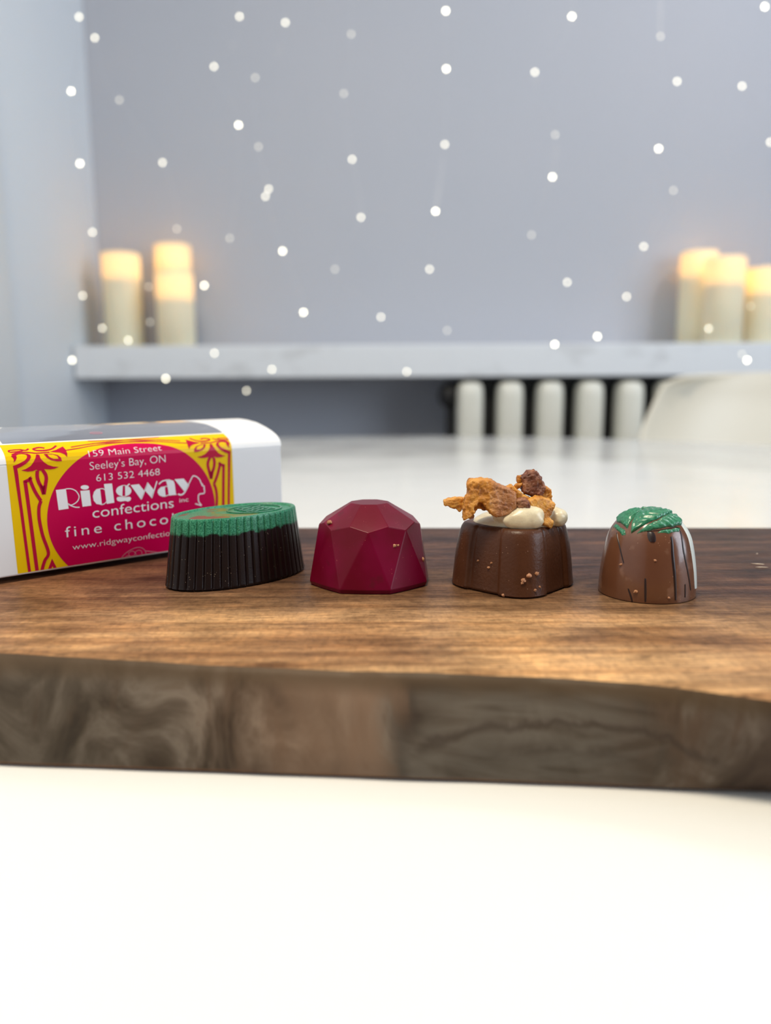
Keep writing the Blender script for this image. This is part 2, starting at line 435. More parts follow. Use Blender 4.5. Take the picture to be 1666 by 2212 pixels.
ORN_STR= [([(3.8, 32.47), (4.06, 28.33), (4.35, 22.69), (5.44, 0.12)], 0.95), ([(5.75, 33.53), (5.54, 32.63), (5.99, 30.91), (6.95, 28.21), (8.49, 25.12)], 0.9), ([(8.49, 25.12), (7.68, 22.98), (7.43, 19.71), (7.69, 16.36), (8.26, 12.62), (9.65, 6.71), (8.28, 4.22), (7.39, 2.0), (6.86, 0.05)], 0.9), ([(8.09, 35.63), (7.87, 33.66), (8.24, 31.63), (8.86, 30.19), (9.62, 27.33)], 0.95), ([(9.86, 35.65), (10.64, 34.2), (10.82, 32.64), (10.37, 30.52), (9.62, 27.33)], 0.95), ([(11.94, 44.7), (10.19, 45.25), (8.19, 44.53), (8.93, 43.59), (11.79, 43.27), (14.27, 44.0), (16.25, 45.85)], 0.8), ([(0.22, 43.31), (0.39, 44.41), (3.86, 44.59), (4.17, 43.7), (0.35, 43.3)], 0.6), ([(3.86, 44.59), (5.55, 43.97), (6.68, 44.85)], 0.7), ([(0.57, 42.04), (2.64, 42.89), (5.22, 42.88), (7.93, 42.23), (9.22, 42.12), (12.96, 42.22)], 0.6), ([(20.86, 44.34), (26.6, 45.4), (33.9, 46.43), (45.15, 47.46), (55.53, 48.16)], 0.55), ([(18.66, 42.7), (23.53, 43.41), (29.74, 44.66), (40.72, 45.61), (54.54, 45.97)], 0.5)]
LET_POLY= [[(13.72, 28.45), (17.15, 28.56), (17.62, 21.45), (14.16, 21.3)], [(22.12, 27.37), (25.39, 27.32), (25.67, 21.69), (22.52, 21.58)], [(30.75, 29.05), (33.73, 28.99), (34.15, 21.85), (31.3, 21.7)], [(29.23, 27.57), (27.9, 27.43), (26.93, 26.51), (26.44, 25.04), (26.63, 23.41), (27.55, 22.09), (29.54, 21.48)], [(35.37, 23.75), (36.33, 23.86), (37.99, 23.49), (40.12, 23.48), (40.61, 22.81), (40.24, 22.01), (39.26, 21.69), (38.33, 22.1), (36.42, 21.99), (35.4, 22.4), (35.07, 23.16)], [(25.25, 28.34), (25.12, 28.04), (24.78, 27.81), (24.29, 27.68), (23.72, 27.68), (23.16, 27.79), (22.69, 28.01), (22.39, 28.29), (22.3, 28.61), (22.44, 28.9), (22.77, 29.13), (23.26, 29.26), (23.83, 29.27), (24.39, 29.15), (24.86, 28.94), (25.16, 28.65)], [(37.73, 27.82), (37.44, 27.94), (36.75, 27.83), (36.13, 27.6), (35.63, 27.27), (35.27, 26.85), (35.07, 26.37), (35.05, 25.86), (35.21, 25.35), (35.54, 24.87), (36.01, 24.45), (36.61, 24.12), (37.28, 23.9)], [(38.57, 27.78), (38.63, 27.81), (39.3, 27.6), (39.89, 27.27), (40.36, 26.86), (40.69, 26.37), (40.84, 25.86), (40.81, 25.34), (40.6, 24.86), (40.22, 24.45), (39.7, 24.12), (39.08, 23.91), (38.38, 23.83)], [(40.68, 27.76), (43.92, 27.85), (45.94, 25.08), (44.44, 21.86)], [(47.37, 28.28), (49.7, 25.11), (48.7, 22.0), (45.9, 25.51)], [(54.49, 28.45), (56.32, 28.51), (57.89, 27.84), (58.28, 26.51), (58.55, 22.81), (58.99, 22.38), (55.64, 22.34), (55.26, 25.92), (54.9, 27.67)], [(54.36, 26.11), (52.54, 25.96), (51.37, 25.0), (51.08, 23.96), (51.7, 22.83), (53.01, 22.17), (54.37, 22.14), (54.24, 23.87), (54.15, 25.17)], [(58.26, 28.45), (62.1, 28.41), (64.09, 25.78), (62.3, 23.1)]]
LET_STR= [([(17.15, 28.53), (18.88, 28.4), (20.38, 27.63), (21.27, 26.35), (21.54, 25.13), (20.9, 23.8), (19.66, 22.93), (18.48, 22.65), (17.55, 23.25)], 0.33), ([(17.72, 22.93), (18.84, 22.22), (20.16, 21.68), (21.49, 21.53)], 0.36), ([(29.22, 27.47), (30.33, 27.36), (31.11, 26.72)], 0.3), ([(29.25, 21.61), (30.38, 21.8), (31.36, 22.61)], 0.3), ([(39.3, 27.51), (40.3, 28.25)], 0.5), ([(37.2, 27.84), (38.16, 27.9), (39.09, 27.67)], 0.25), ([(36.97, 24.0), (37.9, 23.79), (38.65, 23.84)], 0.25), ([(48.63, 22.07), (51.1, 28.32)], 0.45), ([(44.56, 22.06), (47.43, 28.11)], 0.4), ([(51.82, 27.09), (53.11, 28.04), (54.71, 28.37), (56.31, 28.36)], 0.5), ([(54.36, 26.11), (55.48, 25.79)], 0.3), ([(53.69, 22.16), (55.08, 22.5), (55.67, 22.87)], 0.3), ([(64.09, 25.78), (62.3, 23.1), (61.32, 22.32), (60.38, 22.2), (59.46, 22.61)], 0.6), ([(63.58, 25.17), (65.78, 28.7), (66.63, 29.06), (67.8, 28.53), (68.95, 27.33), (69.59, 25.73), (70.07, 25.58), (69.8, 25.05), (70.76, 24.63), (70.62, 24.31), (70.84, 23.84), (70.58, 23.53), (70.81, 23.18), (70.77, 22.29), (70.38, 21.78), (68.43, 21.63), (68.0, 20.34), (68.16, 18.55), (69.18, 17.11), (66.57, 18.05)], 0.42)]
POD= [([(34.6, -0.27), (36.93, 2.25), (40.69, 3.87), (43.28, 3.72), (44.92, 2.17), (44.94, -0.04), (42.64, -0.79)], 0.2), ([(45.07, 2.15), (48.81, 1.23), (53.38, -0.19)], 0.2), ([(45.0, 1.05), (49.51, 0.01), (53.36, -0.71)], 0.2), ([(38.39, 2.4), (39.89, 2.9), (40.95, 2.02), (40.15, 1.05), (38.69, 1.27), (38.39, 2.4)], 0.15), ([(40.97, 2.38), (42.49, 2.89), (43.55, 2.0), (43.1, 0.61), (41.62, 0.83), (40.97, 2.38)], 0.15), ([(36.84, 0.83), (37.97, 1.38), (39.39, 0.66), (38.97, -0.22), (37.14, -0.16)], 0.15), ([(39.74, 0.38), (41.24, 0.67), (42.69, -0.06), (41.9, -0.67)], 0.15)]

# ------------------------------------------------------------------ the room
WALL_Y, WALL_X = 1.92, -0.672
def struct(o): o['kind'] = 'structure'; return o
struct(box('floor', (WALL_X - .1, -1.6, -.05), (2.6, WALL_Y + .1, 0), M_floor))
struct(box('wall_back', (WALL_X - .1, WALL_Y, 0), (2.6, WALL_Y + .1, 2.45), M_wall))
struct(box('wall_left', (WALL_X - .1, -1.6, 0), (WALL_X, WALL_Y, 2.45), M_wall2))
struct(box('ceiling', (WALL_X - .1, -1.6, 2.45), (2.6, WALL_Y + .1, 2.5), M_ceiling))
struct(box('baseboard_back', (WALL_X + .013, WALL_Y - .014, 0), (2.6, WALL_Y, .11), M_trim, bevel=.003))
struct(box('baseboard_left', (WALL_X, 1.44, 0), (WALL_X + .013, WALL_Y, .11), M_trim, bevel=.003))
struct(box('trim_1', (WALL_X, 1.28, 0), (WALL_X + .016, 1.43, 2.40), M_trim, bevel=.004))

# ------------------------------------------------------------------ table
TC, TR = (0.03, 0.652), 0.668
t = empty('dining_table', (TC[0], TC[1], 0))
tag(t, 'white lacquered round dining table under the walnut serving board', 'table')
pr = [(.30, -.026), (TR - .03, -.026), (TR - .008, -.018), (TR - .002, -.012), (TR, -.006), (TR - .001, -.002), (TR - .004, 0), (.30, 0)]
lathe('tabletop', pr, 160, M_table, t, 35, (0, 0, TABLE_Z))
lathe('pedestal', [(.045, 0), (.04, .02), (.035, .3), (.05, .60), (.12, .69), (.20, TABLE_Z - .026 - .0402)], 48, M_table, t, 60, (0, 0, .04))
lathe('foot', [(.30, 0), (.30, .008), (.22, .02), (.09, .036), (.045, .0402)], 64, M_table, t, 60, (0, 0, 0))

# ------------------------------------------------------------------ serving board
TOP = [(-.34, .226), (-.22, .206), (-.15, .1955), (-.095, .1855), (-.0765, .1825), (-.058, .1790), (-.041, .1764), (-.024, .1738), (.0016, .1712),
       (.03, .1686), (.055, .1640), (.0685, .1591), (.0794, .1539), (.095, .147), (.12, .139), (.17, .131), (.24, .126), (.31, .120)]
BOT = lambda x: .1677 - .083 * x
BACK = lambda x: .3532 - .029 * x
def lerp_top(x):
    for (x0, y0), (x1, y1) in zip(TOP[:-1], TOP[1:]):
        if x <= x1: return y0 + (y1 - y0) * (x - x0) / (x1 - x0)
    return TOP[-1][1]
xs = [-.34 + .65 * i / 260 for i in range(261)]
V, Fc, fm = [], [], []
def sm(x): return sum(lerp_top(min(max(x + d, -.34), .31)) for d in (-.012, -.006, 0, .006, .012)) / 5
R_ = []
for x in xs:
    yt, yb, yk = sm(x) + .0006 * noise.noise(Vector((x * 60, 0, 0))), BOT(x), BACK(x)
    ring = [(x, yk - .004, BOARD_Z), (x, .5 * (yt + yk), BOARD_Z), (x, yt + .010, BOARD_Z), (x, yt + .0018, BOARD_Z), (x, yt + .0003, BOARD_Z - .0005)]
    ym = min(yt, yb) - .0012
    for f in (.93, .84, .72, .58, .44, .30, .16, .05):
        s = f
        y = (yt * s + yb * (1 - s)) - .0022 * math.sin(math.pi * s) ** .8 + .0006 * noise.noise(Vector((x * 40, s * 3, 2)))
        ring.append((x, y, TABLE_Z + BOARD_T * f))
    ring += [(x, yb + .0006, TABLE_Z + .0004), (x, yb + .002, TABLE_Z), (x, yk - .002, TABLE_Z), (x, yk, TABLE_Z + .002), (x, yk, BOARD_Z - .004), (x, yk - .0015, BOARD_Z - .0012)]
    R_.append(ring)
n = len(R_[0])
for r in R_: V += r
for i in range(len(xs) - 1):
    for k in range(n):
        k2 = (k + 1) % n
        Fc.append((i * n + k, i * n + k2, (i + 1) * n + k2, (i + 1) * n + k))
        fm.append(1 if 4 <= k <= 13 else 0)
Fc.append(tuple(range(n))); Fc.append(tuple((len(xs) - 1) * n + k for k in range(n))); fm += [1, 1]
board = mesh('serving_board', V, Fc, None, None, 28, [M_board, M_edge], fm)
tag(board, 'thick walnut serving board with a dark wavy front edge, lying on the white table', 'serving board')

# ------------------------------------------------------------------ shelf on the back wall
SH_Y = 1.72
zt, zb_ = at(833, 744, SH_Y).z, at(833, 815, SH_Y).z
xl = at(160, 790, SH_Y).x
s = box('wall_shelf', (xl, SH_Y, zb_), (1.75, WALL_Y, zt), M_shelf, None, .003)
tag(s, 'long thick white floating shelf on the grey back wall carrying pillar candles', 'shelf')

# ------------------------------------------------------------------ candles
def candle(px, py, Y, r, label, group):
    p = at(px, py, Y)
    h = p.z - zt
    e = empty('pillar_candle', (p.x, Y, zt + .0003))
    tag(e, label, 'candle', group)
    pr = [(r * .6, 0), (r - .002, 0), (r, .002), (r, h * .5), (r, h - .03), (r, h - .004), (r - .0018, h - .001), (r - .004, h), (r - .007, h - .001), (r - .009, h - .005), (r * .62, h - .013), (r * .35, h - .016), (.006, h - .0165)]
    lathe('wax_body', pr, 40, M_wax, e, 60)
    lathe('glow_baffle', [(r * .3, h - .058), (r - .005, h - .058), (r - .005, h - .055), (r * .3, h - .055)], 32, M_wax, e, 30)  # unseen disc added inside to keep the bulb's glow near the top
    fl = [(.0012, h - .0165), (.0035, h - .012), (.0042, h - .007), (.003, h - .001), (.0006, h + .006)]
    lathe('flame', fl, 12, M_flame, e, 80)
    l = bpy.data.lights.new('candle_bulb', 'POINT'); l.energy = .15; l.color = (1, .72, .42); l.shadow_soft_size = .012
    lo = bpy.data.objects.new('candle_bulb', l); col.objects.link(lo); lo.parent = e; lo.location = (0, 0, h - .026)
    return e
GL, GR = 'pillar candles at the left end of the shelf', 'pillar candles at the right end of the shelf'
candle(260, 548, 1.80, .041, 'lit ivory pillar candle standing alone nearest the left end of the shelf', GL)
candle(376, 590, 1.765, .0405, 'lit ivory pillar candle, shorter front one of the left pair', GL)
candle(372, 530, 1.866, .0405, 'lit ivory pillar candle, tall one half hidden behind a shorter candle at left', GL)
candle(1512, 545, 1.864, .0415, 'lit ivory pillar candle, tallest and leftmost of the three on the right', GR)
candle(1570, 557, 1.775, .0415, 'lit ivory pillar candle, middle one of the three on the right', GR)
candle(1655, 580, 1.80, .0415, 'lit ivory pillar candle, shortest of the right three, cut by the photo edge', GR)

# ------------------------------------------------------------------ radiator under the shelf
RZ = zb_ - .010
e = empty('radiator', (0, 1.75, 0))
tag(e, 'cream column radiator with black gaps below the white shelf', 'radiator')
NS, X0, PITCH_R = 9, at(1015, 850, 1.75).x, .0875
def section(cx):
    V, Fc = [], []
    prof = []
    w, d = .0285, .035
    pts = [(math.copysign(abs(math.cos(a)) ** .6, math.cos(a)) * w, math.copysign(abs(math.sin(a)) ** .6, math.sin(a)) * d) for a in [2 * math.pi * k / 24 for k in range(24)]]
    zs = [(.10, .55), (.105, .8), (.115, .95), (.13, 1.0), (.40, 1.0), (RZ - .03, 1.0), (RZ - .014, .96), (RZ - .005, .82), (RZ - .0005, .5)]
    for z, k in zs:
        for x, y in pts: V.append((cx + x * k, y * k, z))
    m = 24
    for j in range(len(zs) - 1):
        for i in range(m):
            i2 = (i + 1) % m
            Fc.append((j * m + i, j * m + i2, (j + 1) * m + i2, (j + 1) * m + i))
    Fc.append(tuple(range(m))); Fc.append(tuple((len(zs) - 1) * m + i for i in range(m)))
    return V, Fc
V, Fc = section(0)
s0 = mesh('section', V, Fc, M_radiator, e, 50)
s0.location.x = X0
for i in range(1, NS):
    o = s0.copy(); col.objects.link(o); o.parent = e; o.location.x = X0 + i * PITCH_R
xa, xb = X0 - .026, X0 + (NS - 1) * PITCH_R + .026
box('dark_back_panel', (xa, .040, .09), (xb, .125, RZ + .006), M_radback, e, .004)  # near-black panel behind the sections, showing through their gaps
V, Fc = [], []
blob_geo((xa - .016, .02, .800), (.026, .026, .030), 1, .05, V, Fc)
mesh('valve', V, Fc, M_radback, e, 180)
tube('feed_pipe', [(xa - .016, .02, .80), (xa - .016, .02, .4), (xa - .016, .02, 0.0)], .009, M_radback, e, 10)
for k, x in enumerate((X0, X0 + (NS - 1) * PITCH_R)):
    box('foot', (x - .02, -.02, 0), (x + .02, .06, .105), M_radiator, e, .003)

# ------------------------------------------------------------------ shell chair beyond the table
cx_, cy_ = .672, 1.40
e = empty('shell_chair', (cx_, 1.14, 0), 0)
tag(e, 'white moulded plastic shell chair with rounded back, tucked behind the white table', 'chair')
prof = [(-.20, .425, .17), (-.19, .445, .20), (-.15, .452, .215), (-.05, .447, .225), (.05, .440, .23), (.12, .447, .235), (.17, .475, .238), (.20, .53, .243), (.222, .60, .252), (.238, .67, .258), (.250, .74, .252), (.258, .79, .232), (.2600, .822, .216), (.2612, .837, .196), (.2618, .843, .170)]
P = catmull(prof, 4)
V, Fc = [], []
nu = 25
for p in P:
    y, z, w = p
    for i in range(nu):
        u = -1 + 2 * i / (nu - 1)
        back = max(0.0, min(1.0, (z - .45) / .12))
        lift = abs(u) ** 2.6
        V.append((u * w, y - back * lift * .075, z + (1 - back) * lift * .055 - back * lift * .004))
for j in range(len(P) - 1):
    for i in range(nu - 1):
        Fc.append((j * nu + i, j * nu + i + 1, (j + 1) * nu + i + 1, (j + 1) * nu + i))
o = mesh('seat_shell', V, Fc, M_chair, e, 180)
m = o.modifiers.new('thick', 'SOLIDIFY'); m.thickness = .007
m = o.modifiers.new('round', 'SUBSURF'); m.levels = 1; m.render_levels = 1
for sx in (-1, 1):
    for sy in (-1, 1):
        tube('leg', [(sx * .12, sy * .10 - .01, .446), (sx * .17, sy * .16, .22), (sx * .215, sy * .21, 0)], .013, M_dowel, e, 10)

# ------------------------------------------------------------------ fairy-light strands
ST_Y = 1.60
STRANDS = [
 ('near the left wall, first from the left', [(172, 38, 1), (155, 198, 2), (174, 354, 2), (201, 502, 1), (180, 639, 1), (157, 778, 2), (111, 760, 0)][:6]),
 ('second from the left, crossing in front of the left candles', [(206, 83, 1), (259, 217, 0), (352, 352, 1), (383, 495, 0), (322, 620, 0), (325, 696, 0), (278, 735, 1), (222, 709, 1)]),
 ('third from the left, passing right of the left candles', [(518, 37, 1), (463, 145, 1), (516, 271, 2), (497, 515, 0), (442, 617, 2), (464, 763, 1), (359, 818, 2)]),
 ('fourth from the left, dipping below the shelf edge', [(617, 50, 1), (552, 169, 0), (559, 318, 0), (581, 409, 1), (574, 425, 1), (611, 543, 2), (656, 675, 2), (588, 798, 1), (533, 844, 1)]),
 ('fifth from the left, above the dark ruby-coloured chocolate', [(759, 75, 0), (743, 203, 0), (761, 345, 1), (780, 470, 1), (724, 582, 0), (823, 685, 1), (879, 803, 1)]),
 ('sixth from the left, hanging almost straight down mid photo', [(963, 25, 2), (964, 150, 2), (961, 313, 1), (941, 457, 2), (928, 582, 1), (966, 714, 0)]),
 ('seventh from the left, above the chocolate with crumbs', [(1235, 37, 2), (1155, 157, 1), (1199, 292, 0), (1193, 383, 2), (1148, 508, 0), (1225, 610, 1), (1198, 744, 2)]),
 ('eighth from the left, just left of the right candles', [(1426, 80, 0), (1462, 177, 1), (1422, 322, 2), (1454, 412, 0), (1390, 533, 1), (1353, 641, 1), (1290, 727, 2)]),
 ('rightmost, crossing in front of the right candles', [(1651, 16, 2), (1602, 187, 1), (1663, 308, 1), (1621, 662, 0), (1530, 710, 1), (1602, 765, 0), (1613, 778, 2)]),
]
BV, BF = [], []
blob_geo((0, 0, 0), (.0023, .0023, .0027), 0, 0, BV, BF, 2)
bulb_me = [mesh('bulb', BV, BF, m, None, 180) for m in BULB]
used = [False] * 3
for where, pts in STRANDS:
    P3 = []
    rnd = random.Random(len(where))
    for px, py, b in pts:
        P3.append(at(px, py, ST_Y + rnd.uniform(-.012, .012)))
    top = Vector((P3[0].x + rnd.uniform(-.01, .01), ST_Y, 2.45))
    e = empty('fairy_light_strand', top)
    tag(e, 'thin fairy-light wire strand, ' + where, 'string lights', 'fairy light strands in front of the grey wall')
    chain = [top, Vector((P3[0].x, ST_Y, 1.95))] + P3
    W = [p - top for p in catmull(chain, 6)]
    tube('wire', W, .00028, M_wire, e, 5)
    for p, (px, py, b) in zip(P3, pts):
        if used[b]:
            o = bulb_me[b].copy(); col.objects.link(o)
        else:
            o = bulb_me[b]; used[b] = True
        o.parent = e; o.location = p - top + Vector((0, -.0028, 0))

# ------------------------------------------------------------------ confectionery carton
LIFT = .0018
ORG = on_z(45, 1244, BOARD_Z + LIFT)
YAW = math.radians(41)
carton = empty('confectionery_box', ORG, YAW)
tag(carton, 'white carton chocolate box with a yellow and magenta printed label, on the board', 'box')
MM = .001
S0, S1, DEP = -.0235, .1075, .064
carton.scale = (1 - LIFT / .065,) * 3
box('carton_base', (S0 + .012, .011, -LIFT / (1 - LIFT / .065)), (S1 - .012, DEP - .006, .002), M_card, carton)
body = box('carton', (S0, 0, .0002), (S1, DEP, .0386), M_card, carton, .0007)
HALF = [(0, 38.5), (.2, 39.7), (.75, 41.0), (1.9, 42.2), (3.9, 43.5), (7, 44.9), (11, 46.2), (18, 47.9), (26, 48.8), (32, 49.1)]
PROF = HALF + [(64 - v, z) for v, z in HALF[-2::-1]]
# lid: arched prism with softly rounded ends
V, Fc = [], []
st_ = [(S0 - .0002, .90), (S0 + .0004, .985), (S0 + .0012, 1.0), (S1 - .0012, 1.0), (S1 - .0004, .985), (S1 + .0002, .90)]
np_ = len(PROF)
for s, k in st_:
    for v, z in PROF:
        V.append((s, (32 + (v - 32) * (1 - (1 - k) * .02)) * MM, (38.5 + (z - 38.5) * (1 - (1 - k) * .5)) * MM))
for j in range(len(st_) - 1):
    for i in range(np_ - 1):
        Fc.append((j * np_ + i, j * np_ + i + 1, (j + 1) * np_ + i + 1, (j + 1) * np_ + i))
    Fc.append((j * np_ + np_ - 1, j * np_, (j + 1) * np_, (j + 1) * np_ + np_ - 1))
Fc.append(tuple(range(np_))); Fc.append(tuple((len(st_) - 1) * np_ + i for i in range(np_)))
mesh('lid', V, Fc, M_card, carton, 30)

ARC = [0.0]
for (a, b), (c, d) in zip(PROF[:-1], PROF[1:]): ARC.append(ARC[-1] + math.hypot(c - a, d - b))
def lab(s, t, off):
    """label coordinates in mm -> carton space; folds over the lid's front edge"""
    if t <= 38.5: return Vector((s * MM, -off * MM, t * MM))
    q = t - 38.5
    for i in range(len(ARC) - 1):
        if q <= ARC[i + 1] or i == len(ARC) - 2:
            f = (q - ARC[i]) / (ARC[i + 1] - ARC[i])
            (v0, z0), (v1, z1) = PROF[i], PROF[i + 1]
            nv = Vector((-(z1 - z0), v1 - v0)).normalized()
            # blend normals at the folds
            return Vector((s * MM, (v0 + (v1 - v0) * f + nv.x * off) * MM, (z0 + (z1 - z0) * f + nv.y * off) * MM))
CUTS = [38.5 + a for a in ARC[:10]]
SQ = .90                                   # the printed border is foreshortened where the label folds over the lid
def wrap(name, polys, off, mat, parent, extra_cuts=(), fold=SQ):
    polys = [[(x, y if y < 38.5 else 38.5 + (y - 38.5) * fold) for x, y in p] for p in polys]
    bm = flat_bm(polys)
    for c in list(CUTS) + list(extra_cuts):
        bmesh.ops.bisect_plane(bm, geom=bm.verts[:] + bm.edges[:] + bm.faces[:], dist=1e-6, plane_co=(0, c, 0), plane_no=(0, 1, 0))
    bm.verts.ensure_lookup_table()
    V = [lab(v.co.x, v.co.y, off) for v in bm.verts]
    bm.verts.index_update()
    Fc = [tuple(v.index for v in f.verts) for f in bm.faces]
    bm.free()
    # give the print a thickness
    n = len(V)
    o = mesh(name, V, Fc, mat, parent)
    return o

TOPT = 48.65
LW, CXL = 83.8, 41.9
label = wrap('label', [[(-.9, .9), (LW + .3, .9), (LW, TOPT), (-1.8, TOPT)]], .06, M_yellow, carton)
label['label'] = 'yellow paper label with magenta oval'
oval = []
for i in range(120):
    a = 2 * math.pi * i / 120
    oval.append((42.6 + 32.6 * math.cos(a), 17 + 27.6 * math.sin(a)))
def clip_low(poly, t0):
    out = []
    for i in range(len(poly)):
        a, b = poly[i - 1], poly[i]
        if (a[1] >= t0) != (b[1] >= t0):
            f = (t0 - a[1]) / (b[1] - a[1]); out.append((a[0] + (b[0] - a[0]) * f, t0))
        if b[1] >= t0: out.append(b)
    return out
def ok(poly, t1=None):
    t1 = TOPT - .15 if t1 is None else t1
    return [(x, min(y, t1)) for x, y in clip_low(poly, 1.0)]
wrap('oval_panel', [clip_low(oval, .95)], .10, M_magenta, label)
mir = lambda poly: [(83.6 - x, y) for x, y in poly]
polys, yel = [], []
for p in ORN_POLY:
    p = ok(p)
    polys += [p, mir(p)]
for pts, w in ORN_STR:
    for q in ribbon2d(pts, w * (1.25 if pts[0][1] < 42 else .95)):
        q = ok(q)
        if len(q) >= 3: polys += [q, mir(q)]
wrap('scroll_ornament', polys, .14, M_line, label)
for p in ORN_YEL:
    p = ok(p)
    if len(p) >= 3: yel += [p, mir(p)]
for q in yel: wrap('scroll_inlay', [q], .18, M_yellow, label)
logo = [p for p in LET_POLY]
for pts, w in LET_STR:
    logo += ribbon2d(pts, w)
wrap('logo_lettering', logo, .15, M_ink, label)
podq = []
for pts, w in POD:
    for q in ribbon2d(pts, w):
        q = ok(q)
        if len(q) >= 3: podq.append(q)
wrap('cocoa_pod_drawing', podq, .15, M_inkp, label)

def text_width(s, tracking, bold):
    cu = bpy.data.curves.new('txt', 'FONT'); cu.body = s; cu.size = 1.0; cu.space_character = tracking; cu.offset = bold
    ob = bpy.data.objects.new('txt', cu); col.objects.link(ob)
    me = bpy.data.meshes.new_from_object(ob.evaluated_get(bpy.context.evaluated_depsgraph_get()))
    xs_ = [v.co.x for v in me.vertices]; w = max(xs_) - min(xs_)
    bpy.data.objects.remove(ob); bpy.data.curves.remove(cu); bpy.data.meshes.remove(me)
    return w
def text_polys(s, s0, s1, t0, t1, cap, tracking=1.0, bold=0.0, head=None):
    if head:
        k_ = text_width(s, tracking, bold) / text_width(head, tracking, bold)
        t1 = t0 + (t1 - t0) * k_; s1 = s0 + (s1 - s0) * k_
    cu = bpy.data.curves.new('txt', 'FONT'); cu.body = s; cu.size = 1.0; cu.space_character = tracking; cu.offset = bold
    cu.resolution_u = 4
    ob = bpy.data.objects.new('txt', cu); col.objects.link(ob)
    dg = bpy.context.evaluated_depsgraph_get()
    me = bpy.data.meshes.new_from_object(ob.evaluated_get(dg))
    bpy.data.objects.remove(ob); bpy.data.curves.remove(cu)
    xs_ = [v.co.x for v in me.vertices]; x0, x1 = min(xs_), max(xs_)
    k = (s1 - s0) / (x1 - x0)
    cz = cap / .729
    V = []
    for v in me.vertices:
        x = s0 + (v.co.x - x0) * k
        V.append((x, t0 + (t1 - t0) * (x - s0) / (s1 - s0) + v.co.y * cz))
    F_ = [[V[i] for i in p.vertices] for p in me.polygons]
    bpy.data.meshes.remove(me)
    return F_
for name, s, s0, s1, t0, t1, cap, trk, bold, head in [
    ('address_line', '159 Main Street', 26.05, 53.8, 39.2, 39.9, 2.7, 1.0, -.013, None),
    ('address_line', "Seeley's Bay, ON", 26.03, 55.0, 34.5, 35.3, 3.0, 1.0, -.013, None),
    ('address_line', '613 532 4468', 28.1, 52.4, 30.2, 30.6, 2.7, 1.0, -.013, None),
    ('company_line', 'confections', 25.9, 57.4, 17.1, 17.6, 4.0, 1.0, -.004, None),
    ('company_line', 'inc', 59.9, 63.7, 19.25, 19.3, 1.8, 1.0, -.004, None),
    ('company_line', 'fine chocolates', 15.8, 54.75, 11.3, 11.55, 4.0, 1.3, -.004, 'fine choco'),
    ('web_line', 'www.ridgwayconfections.com', 18.0, 55.26, 6.45, 6.75, 2.25, 1.0, -.014, 'www.ridgwayconfectio')]:
    wrap(name, text_polys(s, s0, s1, t0, t1, cap, trk, bold, head), .15, M_ink, label)

# window film set in the lid: rounded at both ends
V, Fc = [], []
vs = [(TOPT - 38.5) * SQ + .9 + (38.0) * i / 24 for i in range(25)]
nu = 33
for q in vs:
    f = (q - vs[0]) / (vs[-1] - vs[0])
    inset = 32 * (1 - math.sqrt(max(0.0, 1 - (f * .98) ** 2.0)))
    for i in range(nu):
        s = (-.5 + inset) + (84.3 - 2 * inset) * i / (nu - 1)
        V.append(lab(s, 38.5 + q, .12))
for j in range(len(vs) - 1):
    for i in range(nu - 1):
        Fc.append((j * nu + i, j * nu + i + 1, (j + 1) * nu + i + 1, (j + 1) * nu + i))
win = mesh('window_film', V, Fc, M_window, carton, 180)
win['label'] = 'dark glossy window film'
P = []
for a in range(25):
    an = 2 * math.pi * a / 24
    P.append((34 + 2.2 * math.cos(an), 54.5 + 1.2 * math.sin(an)))
pq = ribbon2d(P, .35, k=1)
for dx in (-1.2, -.4, .4, 1.2): pq += ribbon2d([(34 + dx * 1.3, 53.6), (34 + dx * .9, 54.5), (34 + dx * 1.3, 55.4)], .2, k=2)
wrap('window_mark', pq, .2, M_inkp, win, [38.5 + a for a in ARC[5:]], 1.0)

# ------------------------------------------------------------------ oval ribbed chocolate
OC, OYAW = (-.0503, .2607), math.radians(42.4)
ov = empty('oval_chocolate', (OC[0], OC[1], BOARD_Z), OYAW)
tag(ov, 'oval ribbed dark chocolate with a green painted top, beside the white box', 'chocolate')
A, B, HZ = .0256, .0149, .0228
NR, SEG = 46, 46 * 12
# arc-length parametrisation of the ellipse
ths = [2 * math.pi * i / 4000 for i in range(4001)]
acc = [0.0]
for a0, a1 in zip(ths[:-1], ths[1:]):
    acc.append(acc[-1] + math.hypot(A * (math.cos(a1) - math.cos(a0)), B * (math.sin(a1) - math.sin(a0))))
EL = []
j = 0
for i in range(SEG):
    tgt = acc[-1] * i / SEG
    while acc[j + 1] < tgt: j += 1
    f = (tgt - acc[j]) / (acc[j + 1] - acc[j])
    EL.append(ths[j] + f * (ths[j + 1] - ths[j]))
prof = [(.970, 0.0, .2), (1.004, .0007, .6), (.998, .0012, 1), (.97, .006, 1), (.94, .012, 1), (.91, .0175, 1), (.893, .0208, .9), (.887, .0219, .55), (.880, .0225, .2), (.868, .0228, 0), (.835, .0228, 0), (.822, .0226, 0), (.812, .0222, 0), (.60, .0222, 0), (.3, .0222, 0)]
V, Fc = [], []
for k, z, rib in prof:
    for i in range(SEG):
        ph = (i % 12) / 12.0
        gr = max(0.0, math.cos(2 * math.pi * (ph - .5)) * 1.0) ** 5
        bulge = .00022 * math.cos(2 * math.pi * ph + math.pi) * -1
        d = rib * (-.00052 * gr)
        a = EL[i]
        nx, ny = math.cos(a) / A, math.sin(a) / B
        ln = math.hypot(nx, ny)
        V.append((A * k * math.cos(a) + d * nx / ln, B * k * math.sin(a) + d * ny / ln, z))
